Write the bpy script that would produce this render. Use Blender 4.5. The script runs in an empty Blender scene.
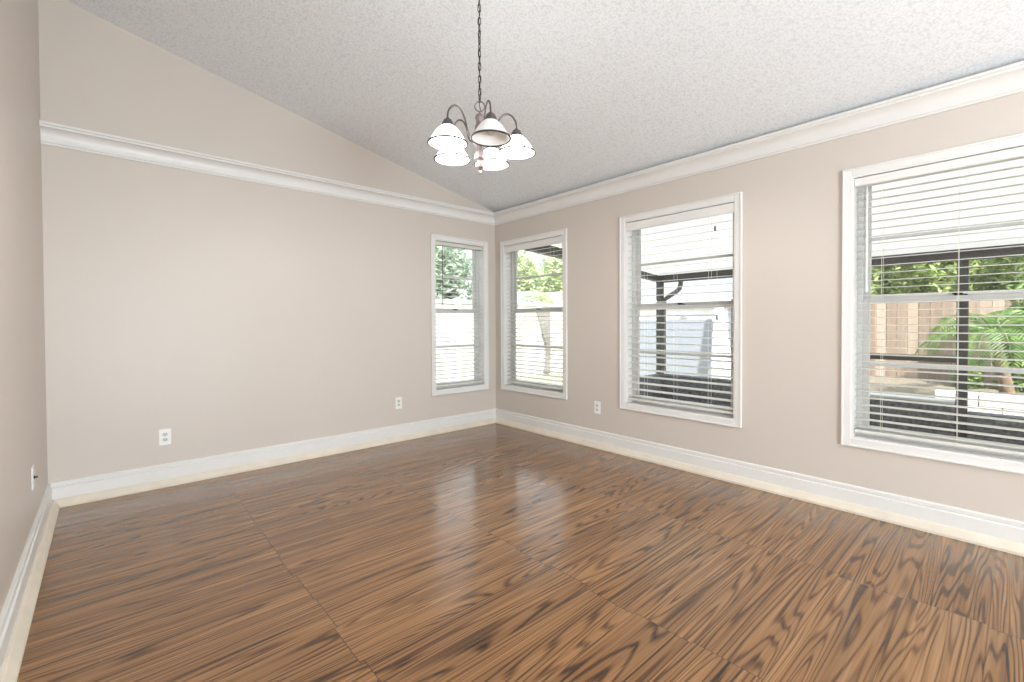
import bpy, bmesh, math, random
from mathutils import Vector, Matrix
R = math.radians
scene = bpy.context.scene
COL = scene.collection

# ---------------------------------------------------------------- camera
cam_d = bpy.data.cameras.new('camera')
cam = bpy.data.objects.new('camera', cam_d)
COL.objects.link(cam)
YAW, PITCH, ROLL = R(42.4053), R(-0.8681), R(-0.2443)
CAM = Vector((-3.446, -4.2428, 1.1862))
_F = Vector((math.sin(YAW) * math.cos(PITCH), math.cos(YAW) * math.cos(PITCH), math.sin(PITCH)))
_Rt = _F.cross(Vector((0, 0, 1))).normalized()
_U = _Rt.cross(_F)
_R2 = math.cos(ROLL) * _Rt + math.sin(ROLL) * _U
_U2 = -math.sin(ROLL) * _Rt + math.cos(ROLL) * _U
cam.matrix_world = Matrix(((_R2.x, _U2.x, -_F.x, CAM.x), (_R2.y, _U2.y, -_F.y, CAM.y),
                           (_R2.z, _U2.z, -_F.z, CAM.z), (0, 0, 0, 1)))
cam_d.sensor_fit = 'HORIZONTAL'
cam_d.sensor_width = 36
cam_d.lens = 456.55 / 1024 * 36
cam_d.shift_x = -10.0 / 1024
cam_d.shift_y = -11.5 / 1024
cam_d.clip_start = 0.02
cam_d.clip_end = 300
scene.camera = cam

# ---------------------------------------------------------------- colour management, world, sun, fill lamps
vs = scene.view_settings
scene.display_settings.display_device = 'sRGB'
vs.view_transform = 'Standard'
vs.look = 'None'
vs.gamma = 1
vs.exposure = 0.15
vs.use_curve_mapping = False
scene.cycles.use_denoising = True
scene.cycles.max_bounces = 10
scene.cycles.diffuse_bounces = 6
scene.cycles.transparent_max_bounces = 24
scene.cycles.sample_clamp_indirect = 6

world = bpy.data.worlds.new('sky')
scene.world = world
world.use_nodes = True
wn = world.node_tree
wn.nodes['Background'].inputs['Strength'].default_value = 2.5
_tc = wn.nodes.new('ShaderNodeTexCoord')
_sep = wn.nodes.new('ShaderNodeSeparateXYZ')
_rmp = wn.nodes.new('ShaderNodeValToRGB')
_rmp.color_ramp.elements[0].position = 0.0
_rmp.color_ramp.elements[0].color = (0.32, 0.355, 0.395, 1)
_rmp.color_ramp.elements[1].position = 0.9
_rmp.color_ramp.elements[1].color = (0.76, 0.87, 1.0, 1)
_e = _rmp.color_ramp.elements.new(0.26)
_e.color = (0.90, 0.95, 1.0, 1)
wn.links.new(_tc.outputs['Generated'], _sep.inputs[0])
wn.links.new(_sep.outputs['Z'], _rmp.inputs['Fac'])
wn.links.new(_rmp.outputs['Color'], wn.nodes['Background'].inputs['Color'])

sd = bpy.data.lights.new('sun', 'SUN')
sd.energy = 14.0
sd.angle = R(2)
sd.color = (1.0, 0.95, 0.87)
sun = bpy.data.objects.new('sun', sd)
COL.objects.link(sun)
sun.rotation_euler = Vector((0.35, 0.75, -0.80)).to_track_quat('-Z', 'Y').to_euler()


def area(name, loc, direction, sx, sy, power, color=(1, 1, 1)):
    d = bpy.data.lights.new(name, 'AREA')
    d.shape = 'RECTANGLE'
    d.size, d.size_y, d.energy, d.color = sx, sy, power, color
    o = bpy.data.objects.new(name, d)
    COL.objects.link(o)
    o.location = loc
    o.rotation_euler = Vector(direction).to_track_quat('-Z', 'Z').to_euler()
    return o


# added fill lamps at two made-up windows behind the camera, two aimed upward
RY = -6.9
FILL_TINT = (0.84, 0.935, 1.0)
area('fill_light', (-2.85, RY + 0.02, 1.35), (0.05, 1, 0.10), 1.4, 2.1, 18, FILL_TINT)
area('fill_light', (-0.95, RY + 0.02, 1.35), (-0.05, 1, 0.10), 1.4, 2.1, 13, FILL_TINT)
area('fill_light', (-2.85, RY + 0.03, 0.9), (-0.12, 1, 0.80), 1.4, 1.2, 155, FILL_TINT)
area('fill_light', (-0.95, RY + 0.03, 0.9), (-0.6, 1, 0.6), 1.4, 1.2, 8, FILL_TINT)


# ---------------------------------------------------------------- node helpers and materials
def srgb(r, g, b):
    f = lambda c: (c / 255) / 12.92 if c / 255 <= 0.04045 else ((c / 255 + 0.055) / 1.055) ** 2.4
    return (f(r), f(g), f(b), 1)


class NT:
    def __init__(self, name):
        self.m = bpy.data.materials.new(name)
        self.m.use_nodes = True
        self.t = self.m.node_tree
        self.b = self.t.nodes['Principled BSDF']
        self.out = self.t.nodes['Material Output']

    def n(self, kind, **kw):
        nd = self.t.nodes.new(kind)
        for k, v in kw.items():
            setattr(nd, k, v)
        return nd

    def l(self, a, b):
        self.t.links.new(a, b)

    def math(self, op, a, b=None, c=None):
        nd = self.n('ShaderNodeMath', operation=op)
        for i, v in enumerate((a, b, c)):
            if v is None:
                continue
            if isinstance(v, (int, float)):
                nd.inputs[i].default_value = v
            else:
                self.l(v, nd.inputs[i])
        return nd.outputs[0]

    def pos(self):
        return self.n('ShaderNodeNewGeometry').outputs['Position']

    def noise(self, vec, scale, detail=2, rough=0.5, dist=0.0):
        nd = self.n('ShaderNodeTexNoise')
        self.l(vec, nd.inputs['Vector'])
        nd.inputs['Scale'].default_value = scale
        nd.inputs['Detail'].default_value = detail
        nd.inputs['Roughness'].default_value = rough
        nd.inputs['Distortion'].default_value = dist
        return nd.outputs['Fac']

    def ramp(self, fac, stops):
        nd = self.n('ShaderNodeValToRGB')
        el = nd.color_ramp.elements
        while len(el) < len(stops):
            el.new(0.5)
        for e, (p, c) in zip(el, stops):
            e.position = p
            e.color = c
        self.l(fac, nd.inputs['Fac'])
        return nd.outputs['Color']

    def bump(self, height, strength, dist=0.01):
        nd = self.n('ShaderNodeBump')
        nd.inputs['Strength'].default_value = strength
        nd.inputs['Distance'].default_value = dist
        self.l(height, nd.inputs['Height'])
        self.l(nd.outputs[0], self.b.inputs['Normal'])
        return nd


def plain(name, col, rough=0.5, metal=0.0, vary=0.04, scale=6, bump=0.0, bscale=200, spec=0.5):
    k = NT(name)
    c = col
    lo = (c[0] * (1 - vary), c[1] * (1 - vary), c[2] * (1 - vary), 1)
    hi = (min(1, c[0] * (1 + vary)), min(1, c[1] * (1 + vary)), min(1, c[2] * (1 + vary)), 1)
    p = k.pos()
    f = k.noise(p, scale, 3)
    k.l(k.ramp(f, [(0.3, lo), (0.7, hi)]), k.b.inputs['Base Color'])
    k.b.inputs['Roughness'].default_value = rough
    k.b.inputs['Metallic'].default_value = metal
    k.b.inputs['Specular IOR Level'].default_value = spec
    if bump:
        k.bump(k.noise(p, bscale, 2), bump, 0.002)
    return k.m


M = {}
M['wall'] = plain('wall paint', srgb(209, 200, 191), 0.42, vary=0.012, scale=1.3, bump=0.12, bscale=60)
M['trim'] = plain('white trim paint', srgb(229, 228, 225), 0.35, vary=0.015, scale=4)
M['shoe'] = plain('cream shoe paint', srgb(226, 216, 199), 0.45, vary=0.05, scale=9)
M['frame'] = plain('grey white aluminium', srgb(208, 208, 206), 0.4, vary=0.02)
M['slat'] = plain('white slat', srgb(216, 215, 208), 0.4, vary=0.01)
M['cord'] = plain('white cord', srgb(228, 226, 218), 0.7)
M['plate'] = plain('white plastic', srgb(242, 241, 238), 0.3, vary=0.01)
M['dark'] = plain('dark slot', srgb(45, 42, 40), 0.6)
M['socket_grey'] = plain('receptacle face', srgb(214, 213, 210), 0.35)
M['wand'] = plain('grey wand plastic', srgb(96, 98, 92), 0.4)
M['wand_clear'] = plain('pale wand plastic', srgb(222, 222, 218), 0.25)
M['bronze'] = plain('dark bronze aluminium', srgb(58, 57, 57), 0.5, vary=0.15, scale=20)
M['downpipe'] = plain('grey downpipe', srgb(120, 120, 121), 0.5, vary=0.15, scale=25)
M['nickel'] = plain('brushed nickel', srgb(112, 106, 104), 0.36, metal=0.85, vary=0.1, scale=40)
M['column'] = plain('pinkish satin nickel', srgb(132, 119, 118), 0.45, metal=0.35, vary=0.12, scale=30)
M['chain'] = plain('dark chain metal', srgb(58, 55, 54), 0.45, metal=0.6)
M['soffit'] = plain('white porch roof', srgb(246, 246, 244), 0.5, vary=0.02)
M['stucco'] = plain('rough charcoal stucco', srgb(92, 94, 98), 0.9, vary=0.6, scale=26, bump=0.6, bscale=90)
M['capstone'] = plain('pale cap', srgb(206, 206, 203), 0.7, vary=0.08, scale=20)
M['block'] = plain('white painted block', srgb(228, 227, 224), 0.8, vary=0.08, scale=12)
M['slab'] = plain('porch concrete', srgb(116, 114, 111), 0.8, vary=0.12, scale=8)
M['lawn'] = plain('lawn', srgb(142, 140, 112), 0.9, vary=0.3, scale=14)
M['litter'] = plain('leaf litter', srgb(112, 104, 90), 0.95, vary=0.5, scale=30, bump=0.8, bscale=40)
M['vinyl'] = plain('white vinyl', srgb(186, 184, 177), 0.5, vary=0.02)
M['shed'] = plain('white shed', srgb(236, 237, 239), 0.5, vary=0.03)
M['sheddoor'] = plain('grey blue panel', srgb(146, 153, 164), 0.5, vary=0.04)
M['blue'] = plain('pale blue paint', srgb(146, 178, 206), 0.5, vary=0.05)
M['curtain'] = plain('grey cloth', srgb(122, 119, 114), 0.9, vary=0.2, scale=16)
M['roofblue'] = plain('blue grey roof', srgb(196, 208, 220), 0.7, vary=0.08, scale=3)
M['housewall'] = plain('pinkish house wall', srgb(206, 184, 172), 0.8, vary=0.06)
M['bark'] = plain('bark', srgb(110, 92, 76), 0.9, vary=0.3, scale=18, bump=0.7, bscale=30)


def leafmat(name, a, b, c):
    k = NT(name)
    p = k.pos()
    f = k.noise(p, 5.5, 4, 0.7)
    k.l(k.ramp(f, [(0.3, a), (0.5, b), (0.7, c)]), k.b.inputs['Base Color'])
    k.b.inputs['Roughness'].default_value = 0.5
    tr = k.n('ShaderNodeBsdfTranslucent')
    tr.inputs['Color'].default_value = b
    mx = k.n('ShaderNodeMixShader')
    mx.inputs[0].default_value = 0.35
    k.l(k.b.outputs[0], mx.inputs[1])
    k.l(tr.outputs[0], mx.inputs[2])
    k.l(mx.outputs[0], k.out.inputs['Surface'])
    return k.m


M['leaf'] = leafmat('green leaves', srgb(88, 116, 66), srgb(146, 166, 100), srgb(208, 212, 152))
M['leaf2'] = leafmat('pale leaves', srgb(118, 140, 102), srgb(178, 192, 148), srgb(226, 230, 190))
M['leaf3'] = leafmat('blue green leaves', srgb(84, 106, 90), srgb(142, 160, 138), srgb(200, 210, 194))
M['frond'] = leafmat('palm fronds', srgb(56, 92, 42), srgb(100, 136, 66), srgb(158, 174, 104))


def soffit_mat():
    k = NT('translucent white porch roof')
    k.b.inputs['Base Color'].default_value = srgb(246, 246, 244)
    k.b.inputs['Roughness'].default_value = 0.5
    tr = k.n('ShaderNodeBsdfTranslucent')
    tr.inputs['Color'].default_value = (0.9, 0.9, 0.89, 1)
    mx = k.n('ShaderNodeMixShader')
    mx.inputs[0].default_value = 0.18
    k.l(k.b.outputs[0], mx.inputs[1])
    k.l(tr.outputs[0], mx.inputs[2])
    k.l(mx.outputs[0], k.out.inputs['Surface'])
    return k.m


M['soffit'] = soffit_mat()


def glass_mat():
    k = NT('window glass')
    t = k.n('ShaderNodeBsdfTransparent')
    t.inputs['Color'].default_value = (0.96, 0.97, 0.97, 1)
    g = k.n('ShaderNodeBsdfGlossy')
    g.inputs['Roughness'].default_value = 0.02
    lw_ = k.n('ShaderNodeLayerWeight')
    lw_.inputs['Blend'].default_value = 0.5
    fac = k.math('MULTIPLY_ADD', k.math('POWER', lw_.outputs['Facing'], 5.0), 0.92, 0.05)
    mx = k.n('ShaderNodeMixShader')
    k.l(fac, mx.inputs[0])
    k.l(t.outputs[0], mx.inputs[1])
    k.l(g.outputs[0], mx.inputs[2])
    k.l(mx.outputs[0], k.out.inputs['Surface'])
    return k.m


M['glass'] = glass_mat()


def shade_mat(name, strength):
    k = NT(name)
    k.b.inputs['Base Color'].default_value = srgb(240, 239, 236)
    k.b.inputs['Roughness'].default_value = 0.35
    k.b.inputs['Transmission Weight'].default_value = 0.0
    if strength:
        k.b.inputs['Emission Color'].default_value = (1.0, 0.985, 0.955, 1)
        k.b.inputs['Emission Strength'].default_value = strength
    return k.m


M['shade_lit'] = shade_mat('lit frosted glass', 5.0)
M['shade_off'] = shade_mat('unlit frosted glass', 0.0)
M['bulb_lit'] = shade_mat('lit bulb', 9.0)
M['bulb_off'] = plain('unlit bulb', srgb(206, 205, 202), 0.4)
M['rim'] = plain('dark shade rim', srgb(44, 42, 44), 0.6)


def ceiling_mat():
    k = NT('popcorn ceiling')
    p = k.pos()
    a = k.noise(p, 95, 3, 0.65)
    v = k.n('ShaderNodeTexVoronoi')
    k.l(p, v.inputs['Vector'])
    v.inputs['Scale'].default_value = 75
    h = k.math('SUBTRACT', a, k.math('MULTIPLY', v.outputs['Distance'], 0.55))
    c = k.ramp(h, [(0.0, srgb(222, 226, 230)), (0.3, srgb(240, 243, 246)), (1.0, srgb(244, 247, 249))])
    k.l(c, k.b.inputs['Base Color'])
    k.b.inputs['Roughness'].default_value = 0.95
    k.b.inputs['Specular IOR Level'].default_value = 0.1
    k.bump(h, 0.17, 0.006)
    return k.m


M['ceiling'] = ceiling_mat()


def floor_mat():
    """zebra-grained laminate: panels 0.93 m long in line, about 0.245 m wide, grain along x"""
    k = NT('zebra wood laminate')
    p = k.pos()
    s = k.n('ShaderNodeSeparateXYZ')
    k.l(p, s.inputs[0])
    x, y = s.outputs['X'], s.outputs['Y']
    W, L = 0.245, 0.933
    yr = k.math('DIVIDE', y, W)
    row = k.math('FLOOR', yr)
    wr = k.n('ShaderNodeTexWhiteNoise', noise_dimensions='1D')
    k.l(row, wr.inputs['W'])
    jog = k.math('MULTIPLY', k.math('SUBTRACT', wr.outputs['Value'], 0.5), 0.03)
    xr = k.math('DIVIDE', k.math('ADD', x, jog), L)
    colm = k.math('FLOOR', xr)
    idv = k.n('ShaderNodeCombineXYZ')
    k.l(row, idv.inputs[0])
    k.l(colm, idv.inputs[1])
    wp = k.n('ShaderNodeTexWhiteNoise', noise_dimensions='3D')
    k.l(idv.outputs[0], wp.inputs['Vector'])
    rnd = wp.outputs['Value']
    off = k.math('MULTIPLY', rnd, 37.0)
    # stretched coordinates, each panel its own piece of wood
    cv = k.n('ShaderNodeCombineXYZ')
    k.l(k.math('ADD', k.math('MULTIPLY', x, 0.38), off), cv.inputs[0])
    k.l(k.math('ADD', k.math('MULTIPLY', y, 6.5), off), cv.inputs[1])
    k.l(off, cv.inputs[2])
    base = k.noise(cv.outputs[0], 1.0, 2, 0.4, 0.35)
    rings = k.math('MULTIPLY', base, 26.0)
    wob = k.n('ShaderNodeCombineXYZ')
    k.l(k.math('MULTIPLY', x, 1.0), wob.inputs[0])
    k.l(k.math('MULTIPLY', y, 85.0), wob.inputs[1])
    k.l(off, wob.inputs[2])
    fine = k.noise(wob.outputs[0], 1.0, 4, 0.65)
    ph = k.math('ADD', rings, k.math('MULTIPLY', fine, 0.35))
    tri = k.math('PINGPONG', ph, 0.5)                       # 0..0.5
    stripe = k.math('MULTIPLY', tri, 2.0)
    # broad tone: dark heart streaks and pale sapwood
    cv2 = k.n('ShaderNodeCombineXYZ')
    k.l(k.math('ADD', k.math('MULTIPLY', x, 0.45), off), cv2.inputs[0])
    k.l(k.math('ADD', k.math('MULTIPLY', y, 9.0), off), cv2.inputs[1])
    broad = k.noise(cv2.outputs[0], 1.3, 3, 0.55, 0.3)
    mr = k.n('ShaderNodeMapRange', interpolation_type='SMOOTHSTEP')
    k.l(stripe, mr.inputs['Value'])
    mr.inputs['From Max'].default_value = 0.62
    st = k.math('MULTIPLY_ADD', mr.outputs[0], 0.27, k.math('MULTIPLY', broad, 0.52))
    st2 = k.math('ADD', st, k.math('MULTIPLY', k.math('SUBTRACT', fine, 0.5), 0.80))
    st3 = k.math('ADD', st2, k.math('MULTIPLY', k.math('SUBTRACT', rnd, 0.5), 0.06))
    col = k.ramp(st3, [(0.14, srgb(50, 31, 18)), (0.28, srgb(94, 63, 38)), (0.42, srgb(126, 89, 55)),
                       (0.60, srgb(150, 110, 72)), (0.85, srgb(178, 138, 98))])
    # seams
    fy = k.math('ABSOLUTE', k.math('SUBTRACT', k.math('FRACT', yr), 0.5))
    fx = k.math('ABSOLUTE', k.math('SUBTRACT', k.math('FRACT', xr), 0.5))
    sy = k.math('GREATER_THAN', fy, 0.5 - 0.0014 / W)
    sx = k.math('GREATER_THAN', fx, 0.5 - 0.0018 / L)
    seam = k.math('MAXIMUM', k.math('MULTIPLY', sy, 0.55), k.math('MULTIPLY', sx, 0.6))
    mx = k.n('ShaderNodeMix', data_type='RGBA')
    k.l(seam, mx.inputs['Factor'])
    k.l(col, mx.inputs['A'])
    mx.inputs['B'].default_value = srgb(40, 30, 25)
    k.l(mx.outputs['Result'], k.b.inputs['Base Color'])
    rg = k.math('MULTIPLY_ADD', k.noise(p, 3.0, 3), 0.10, 0.20)
    k.l(rg, k.b.inputs['Roughness'])
    k.b.inputs['Specular IOR Level'].default_value = 0.3
    k.b.inputs['Coat Weight'].default_value = 0.6
    k.b.inputs['Coat Roughness'].default_value = 0.12
    hh = k.math('SUBTRACT', k.math('MULTIPLY', fine, 0.35), seam)
    k.bump(hh, 0.10, 0.002)
    return k.m


M['floor'] = floor_mat()


def woodfence_mat():
    k = NT('weathered fence wood')
    p = k.pos()
    s = k.n('ShaderNodeSeparateXYZ')
    k.l(p, s.inputs[0])
    b = k.math('FLOOR', k.math('DIVIDE', s.outputs['Y'], 0.145))
    w = k.n('ShaderNodeTexWhiteNoise', noise_dimensions='1D')
    k.l(b, w.inputs['W'])
    c = k.n('ShaderNodeCombineXYZ')
    k.l(k.math('MULTIPLY', s.outputs['Y'], 30), c.inputs[0])
    k.l(k.math('MULTIPLY', s.outputs['Z'], 2.0), c.inputs[1])
    f = k.noise(c.outputs[0], 1.0, 4, 0.7)
    t = k.math('MULTIPLY_ADD', w.outputs['Value'], 0.45, k.math('MULTIPLY', f, 0.6))
    k.l(k.ramp(t, [(0.2, srgb(122, 104, 90)), (0.5, srgb(160, 141, 124)), (0.85, srgb(186, 170, 155))]),
        k.b.inputs['Base Color'])
    k.b.inputs['Roughness'].default_value = 0.9
    return k.m


M['fence'] = woodfence_mat()


# ---------------------------------------------------------------- mesh helpers
def add_box(bm, x0, x1, y0, y1, z0, z1):
    v = [bm.verts.new(c) for c in ((x0, y0, z0), (x1, y0, z0), (x1, y1, z0), (x0, y1, z0),
                                   (x0, y0, z1), (x1, y0, z1), (x1, y1, z1), (x0, y1, z1))]
    for f in ((3, 2, 1, 0), (4, 5, 6, 7), (0, 1, 5, 4), (1, 2, 6, 5), (2, 3, 7, 6), (3, 0, 4, 7)):
        bm.faces.new([v[i] for i in f])
    return v


def add_prism(bm, pts, axis, a, b):
    """extrude 2-D points along axis 'x','y' or 'z' from a to b"""
    def mk(u, w, t):
        return {'x': (t, u, w), 'y': (u, t, w), 'z': (u, w, t)}[axis]
    A = [bm.verts.new(mk(u, w, a)) for u, w in pts]
    B = [bm.verts.new(mk(u, w, b)) for u, w in pts]
    n = len(pts)
    for i in range(n):
        bm.faces.new((A[i], A[(i + 1) % n], B[(i + 1) % n], B[i]))
    bm.faces.new(A[::-1])
    bm.faces.new(B)


def add_tube(bm, path, r, seg=10, closed=False):
    path = [Vector(p) for p in path]
    n = len(path)
    rs = r if isinstance(r, (list, tuple)) else [r] * n
    rings = []
    ref = None
    for i, p in enumerate(path):
        if closed:
            t = path[(i + 1) % n] - path[i - 1]
        else:
            t = path[min(i + 1, n - 1)] - path[max(i - 1, 0)]
        t.normalize()
        if ref is None:
            ref = t.orthogonal().normalized()
        ref = (ref - t * ref.dot(t)).normalized()
        bi = t.cross(ref)
        rings.append([bm.verts.new(p + rs[i] * (math.cos(2 * math.pi * k / seg) * ref + math.sin(2 * math.pi * k / seg) * bi))
                      for k in range(seg)])
    m = n if closed else n - 1
    for i in range(m):
        a, b = rings[i], rings[(i + 1) % n]
        for k in range(seg):
            bm.faces.new((a[k], a[(k + 1) % seg], b[(k + 1) % seg], b[k]))
    if not closed:
        bm.faces.new(rings[0][::-1])
        bm.faces.new(rings[-1])


def add_lathe(bm, prof, c=(0, 0, 0), seg=32, axis='z'):
    """prof: (radius, height) pairs, revolved about a vertical axis (or x / y)"""
    c = Vector(c)
    def mk(r, h, a):
        u, w = r * math.cos(a), r * math.sin(a)
        return c + Vector({'z': (u, w, h), 'x': (h, u, w), 'y': (u, h, w)}[axis])
    rings = []
    for r, h in prof:
        if r < 1e-6:
            rings.append([bm.verts.new(mk(0, h, 0))])
        else:
            rings.append([bm.verts.new(mk(r, h, 2 * math.pi * k / seg)) for k in range(seg)])
    for a, b in zip(rings, rings[1:]):
        for k in range(seg):
            k2 = (k + 1) % seg
            if len(a) == 1 and len(b) == 1:
                continue
            if len(a) == 1:
                bm.faces.new((a[0], b[k2], b[k]))
            elif len(b) == 1:
                bm.faces.new((a[k], a[k2], b[0]))
            else:
                bm.faces.new((a[k], a[k2], b[k2], b[k]))


def obj(name, bm, mat, parent=None, smooth=False, bevel=0.0, loc=None):
    bmesh.ops.recalc_face_normals(bm, faces=bm.faces)
    me = bpy.data.meshes.new(name)
    bm.to_mesh(me)
    bm.free()
    me.materials.append(M[mat])
    o = bpy.data.objects.new(name, me)
    COL.objects.link(o)
    if parent:
        o.parent = parent
    if loc:
        o.location = loc
    if smooth:
        for p in me.polygons:
            p.use_smooth = True
        me.set_sharp_from_angle(angle=R(40))
    if bevel:
        b = o.modifiers.new('bevel', 'BEVEL')
        b.width = bevel
        b.segments = 2
        b.limit_method = 'ANGLE'
    return o


def empty(name, loc, rz=0.0):
    o = bpy.data.objects.new(name, None)
    COL.objects.link(o)
    o.location = loc
    o.rotation_euler = (0, 0, rz)
    o.empty_display_size = 0.1
    return o


def tag(o, label, cat, group=None, kind=None):
    o['label'] = label
    o['category'] = cat
    if group:
        o['group'] = group
    if kind:
        o['kind'] = kind
    return o


def structure(o, label=None, cat=None):
    o['kind'] = 'structure'
    if label:
        o['label'] = label
    if cat:
        o['category'] = cat
    return o


# ---------------------------------------------------------------- room shell
LX = -3.733
T = 0.15
Z0, SL = 2.499, 0.2245                       # ceiling height at the right wall, rise per metre leftward
def zc(x):
    return Z0 - SL * x
OZ0, OZ1 = 0.457, 2.080                      # window openings
BACKO = [(-0.837, -0.172)]
RIGHTO = [(-1.101, -0.173), (-2.812, -1.847), (-4.492, -3.527)]
REARO = [(-3.55, -2.15), (-1.65, -0.25)]

bm = bmesh.new()
add_box(bm, LX - T, T, RY - T, T, -0.12, 0.0)
structure(obj('floor', bm, 'floor'), 'brown zebra-grained laminate floor with glossy reflections', 'floor')

bm = bmesh.new()
add_prism(bm, [(LX - T, zc(LX - T)), (T, zc(T)), (T, zc(T) + 0.14), (LX - T, zc(LX - T) + 0.14)], 'y', RY - T, T)
structure(obj('ceiling', bm, 'ceiling'), 'sloping white popcorn-textured ceiling', 'ceiling')


def grid_wall(name, along, a0, a1, p0, p1, openings, oz0, oz1, top):
    """wall along 'x' or 'y' from a0 to a1, thickness p0..p1, with rectangular openings"""
    bm = bmesh.new()
    br = sorted({a0, a1, *[v for o in openings for v in o]})
    for s, e in zip(br, br[1:]):
        isop = any(abs(o[0] - s) < 1e-6 for o in openings)
        spans = [(0.0, oz0), (oz1, None)] if isop else [(0.0, None)]
        for zb, zt in spans:
            if along == 'x':
                if zt is None:
                    pts = [(s, zb), (e, zb), (e, top(e)), (s, top(s))]
                else:
                    pts = [(s, zb), (e, zb), (e, zt), (s, zt)]
                add_prism(bm, pts, 'y', p0, p1)
            else:
                add_box(bm, p0, p1, s, e, zb, top(0) if zt is None else zt)
    o = obj(name, bm, 'wall')
    return o


structure(grid_wall('wall_back', 'x', LX - T, T, 0, T, BACKO, OZ0, OZ1, zc), 'beige back wall with a gable top', 'wall')
structure(grid_wall('wall_right', 'y', RY - T, 0, 0, T, RIGHTO, OZ0, OZ1, lambda a: Z0 - 0.001), 'beige right wall with three windows', 'wall')
structure(grid_wall('wall_left', 'y', RY - T, 0, LX - T, LX, [], OZ0, OZ1, lambda a: zc(LX) - 0.001), 'beige left wall at the picture edge', 'wall')
structure(grid_wall('wall_front', 'x', LX, 0, RY - T, RY, REARO, 0.3, 2.4, zc), 'beige wall behind the viewer', 'wall')


def trim_run(name, prof, mat, p0, p1, nrm, m0, m1, parent=None):
    """sweep profile (offset into the room, z) from p0 to p1; m0/m1 = 1 mitres that end for an inside corner"""
    bm = bmesh.new()
    p0, p1, nrm = Vector(p0), Vector(p1), Vector(nrm)
    d = (p1 - p0).normalized()
    A = [bm.verts.new(p0 + nrm * u + d * (u * m0) + Vector((0, 0, z))) for u, z in prof]
    B = [bm.verts.new(p1 + nrm * u - d * (u * m1) + Vector((0, 0, z))) for u, z in prof]
    n = len(prof)
    for i in range(n):
        bm.faces.new((A[i], A[(i + 1) % n], B[(i + 1) % n], B[i]))
    bm.faces.new(A[::-1])
    bm.faces.new(B)
    return obj(name, bm, mat, parent)


cove = [(0.02 + 0.05 * math.sin(t) ** 1.0 * (1 - math.cos(t)) ** 0.0 * (1 - math.cos(t)), 2.362 + 0.074 * math.sin(t))
        for t in [R(a) for a in range(0, 91, 10)]]
CROWN = [(0, 2.343), (0.012, 2.343), (0.013, 2.353), (0.020, 2.356)] + cove + \
        [(0.074, 2.438), (0.074, 2.449), (0.085, 2.453), (0.085, 2.467), (0, 2.467)]
structure(trim_run('trim_1', CROWN, 'trim', (LX, 0, 0), (0, 0, 0), (0, -1, 0), 0, 1), 'white crown moulding across the back wall below the gable', 'moulding')
structure(trim_run('trim_2', CROWN, 'trim', (0, 0, 0), (0, RY, 0), (-1, 0, 0), 1, 0), 'white crown moulding along the right wall at the ceiling', 'moulding')
BASE = [(0, 0.1595), (0.010, 0.1595), (0.014, 0.153), (0.014, 0.134), (0.010, 0.130), (0.020, 0.124), (0.020, 0), (0, 0)]
SHOE = [(0.020, 0.052), (0.027, 0.052), (0.033, 0.047), (0.055, 0.014), (0.055, 0), (0.020, 0)]
for nm, a, b, n_, m0, m1, lb in (
        ('back', (LX, 0, 0), (0, 0, 0), (0, -1, 0), 1, 1, 'white baseboard along the back wall'),
        ('right', (0, 0, 0), (0, RY, 0), (-1, 0, 0), 1, 0, 'white baseboard along the right wall'),
        ('left', (LX, RY, 0), (LX, 0, 0), (1, 0, 0), 0, 1, 'white baseboard along the left wall')):
    o = structure(trim_run('baseboard_' + nm, BASE, 'trim', a, b, n_, m0, m1), lb, 'baseboard')
    s = trim_run('shoe_molding', SHOE, 'shoe', a, b, n_, m0, m1, o)
    s['label'] = 'cream shoe moulding'


# ---------------------------------------------------------------- windows: local frame u along wall, d outward, z up
def wall_xf(wall):
    if wall == 'back':
        return Matrix(((1, 0, 0, 0), (0, 1, 0, 0), (0, 0, 1, 0), (0, 0, 0, 1)))         # u=x, d=y
    return Matrix(((0, 1, 0, 0), (1, 0, 0, 0), (0, 0, 1, 0), (0, 0, 0, 1)))             # u=y, d=x


class Loc:
    def __init__(self, wall):
        self.x = wall_xf(wall)
        self.bm = bmesh.new()

    def box(self, u0, u1, d0, d1, z0, z1):
        vs_ = add_box(self.bm, u0, u1, d0, d1, z0, z1)
        for v in vs_:
            v.co = self.x @ v.co
        return vs_

    def tube(self, pts, r, seg=8):
        add_tube(self.bm, [self.x @ Vector(p) for p in pts], r, seg)

    def prism(self, pts, u0, u1):
        """profile (d, z) extruded along u"""
        n0 = len(self.bm.verts)
        add_prism(self.bm, pts, 'x', u0, u1)
        self.bm.verts.ensure_lookup_table()
        for v in list(self.bm.verts)[n0:]:
            v.co = self.x @ v.co

    def done(self, name, mat, parent, **k):
        return obj(name, self.bm, mat, parent, **k)


MEET, MUN_U, MUN_L = 1.317, 1.700, 0.917


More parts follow.
